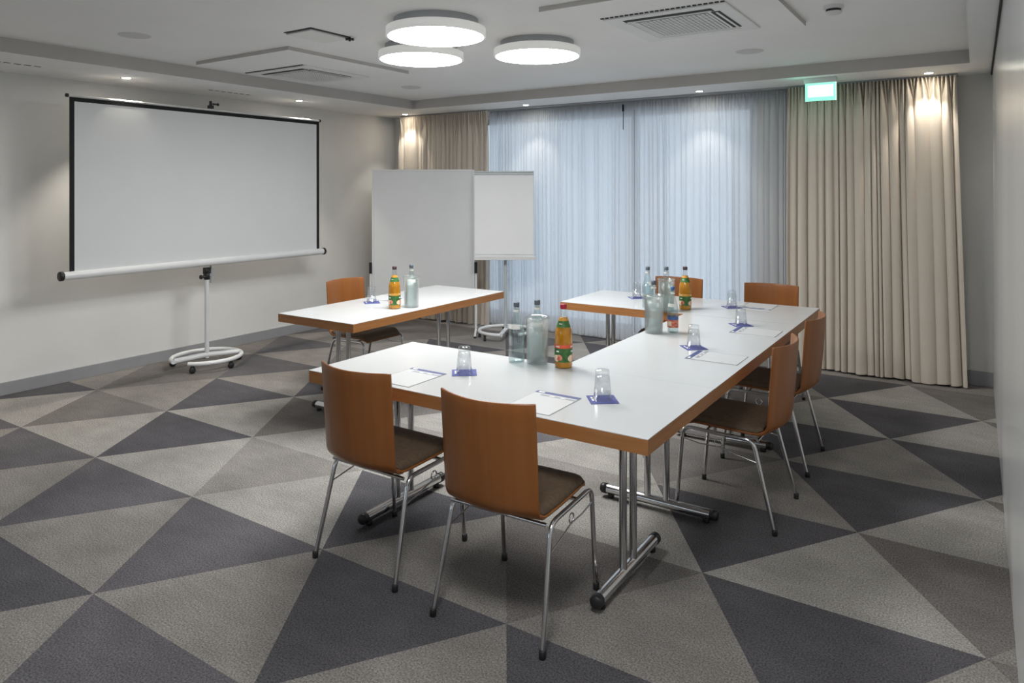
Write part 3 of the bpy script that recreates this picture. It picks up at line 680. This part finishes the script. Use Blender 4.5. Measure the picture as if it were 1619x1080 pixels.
for i, (x, y, lab) in enumerate([(-4.653, 2.535, 'flat round ceiling cover at the upper left'), (-1.407, 5.357, 'flat round ceiling cover between right air unit and exit sign'), (-4.733, 5.361, 'flat round ceiling cover beyond the left air unit')]):
    place(sp, i == 0, (x, y, ZR), 0, lab)
sd = empty('smoke_detector', (-.665, 4.285, ZR)); tag(sd, 'small round white smoke detector at the upper right of the ceiling', 'smoke detector')
MB().lathe([(.052, 0), (.052, -.018), (.046, -.020), (.0001, -.020)], (0, 0, 0), 28).build('mounting_base', WPLA, sd)
MB().lathe([(.040, -.020), (.040, -.034)], (0, 0, 0), 28).build('sensor_slots', BLACK, sd)
MB().lathe([(.046, -.034), (.040, -.045), (.018, -.052), (.0001, -.052), ], (0, 0, 0), 28).lathe([(.0001, -.034), (.046, -.034)], (0, 0, 0), 28).build('sensor_head', WPLA, sd)
hm = empty('ceiling_hatch', (-3.60, 3.19, ZR)); tag(hm, 'small square ceiling hatch with dark gap, left of the round lamps', 'ceiling hatch')
MB().box(-.16, .10, -.17, .17, -.004, 0).build('frame_gap', DARK, hm)
MB().box(-.16, .078, -.150, .17, -.014, -.0035).build('hatch_door', VENTM, hm, bevel=.002)
MB().cyl((.095, .165, -.03), .008, .03, 10).box(.06, .13, .160, .170, -.02, -.012).box(.09, .1, .13, .2, -.02, -.012).build('latch', BLACK, hm)

# ------------------------------------------------------------------ exit sign
GLOWG = emit('sign_face', (.10, .30, .22), 1.0); GLOWW = emit('sign_arrow', (.26, .36, .32), 1.0)
ex = empty('exit_sign', (-1.085, 6.33, 0), 0); tag(ex, 'glowing green and white exit sign hanging from the ceiling edge', 'exit sign')
MB().box(-.125, .125, -.028, .028, 2.478, ZS).build('sign_housing', WPLA, ex, bevel=.004)
MB().box(-.118, .118, -.006, .006, 2.330, 2.478).build('sign_face', GLOWG, ex)
MB().box(-.098, .102, -.0075, -.0062, 2.362, 2.462).build('pictogram_panel', GLOWW, ex)
MB().box(.118, .122, -.010, .010, 2.328, 2.478).build('edge_strip', GLOWW, ex)
gl = bpy.data.lights.new('sign_glow', 'POINT'); gl.energy = .04; gl.color = (.25, 1, .7); gl.shadow_soft_size = .05
go = bpy.data.objects.new('sign_glow', gl); C.objects.link(go); go.location = (-1.25, 6.22, 2.44)

# ------------------------------------------------------------------ light and world
wd = bpy.data.worlds.new('dusk_sky'); bpy.context.scene.world = wd; wd.use_nodes = True
bg = wd.node_tree.nodes['Background']; bg.inputs[0].default_value = (.78, .86, .96, 1); bg.inputs[1].default_value = .42
pl = bpy.data.lights.new('window_portal', 'AREA'); pl.shape = 'RECTANGLE'; pl.size = 3.8; pl.size_y = 2.3; pl.cycles.is_portal = True
po = bpy.data.objects.new('window_portal', pl); C.objects.link(po); po.location = (-3.16, BY + .35, 1.2); po.rotation_euler = (R_(-90), 0, 0)

pl = bpy.data.lights.new('window_portal', 'AREA'); pl.shape = 'RECTANGLE'; pl.size = 3.3; pl.size_y = 1.45; pl.cycles.is_portal = True  # portal of the added window behind the viewer
po = bpy.data.objects.new('window_portal', pl); C.objects.link(po); po.location = (-2.95, FY - .14, 1.62); po.rotation_euler = (R_(90), 0, 0)
# ------------------------------------------------------------------ camera
F, cx, cy = 1116.94, 810.27, 296.35
yaw, pit, roll = CAMP = (.58103, .00205, -.00178)
f_ = Vector((-math.sin(yaw) * math.cos(pit), math.cos(yaw) * math.cos(pit), math.sin(pit)))
r0_ = Vector((math.cos(yaw), math.sin(yaw), 0)); u0_ = r0_.cross(f_)
r_ = r0_ * math.cos(roll) + u0_ * math.sin(roll); u_ = -r0_ * math.sin(roll) + u0_ * math.cos(roll)
cam = bpy.data.cameras.new('camera'); co = bpy.data.objects.new('camera', cam); C.objects.link(co)
co.matrix_world = Matrix(((r_.x, u_.x, -f_.x, 0), (r_.y, u_.y, -f_.y, 0), (r_.z, u_.z, -f_.z, 1.6), (0, 0, 0, 1)))
cam.sensor_width = 36; cam.lens = F / 1619 * 36; cam.shift_x = (809.5 - cx) / 1619; cam.shift_y = (cy - 540) / 1619
cam.clip_start = .02
sc = bpy.context.scene; sc.camera = co
vs = sc.view_settings; vs.view_transform = 'Standard'; vs.look = 'None'; vs.gamma = 1; vs.exposure = 1.97; vs.use_curve_mapping = False
sc.cycles.max_bounces = 10; sc.cycles.transparent_max_bounces = 24; sc.cycles.sample_clamp_indirect = 6; sc.cycles.caustics_reflective = False; sc.cycles.caustics_refractive = False
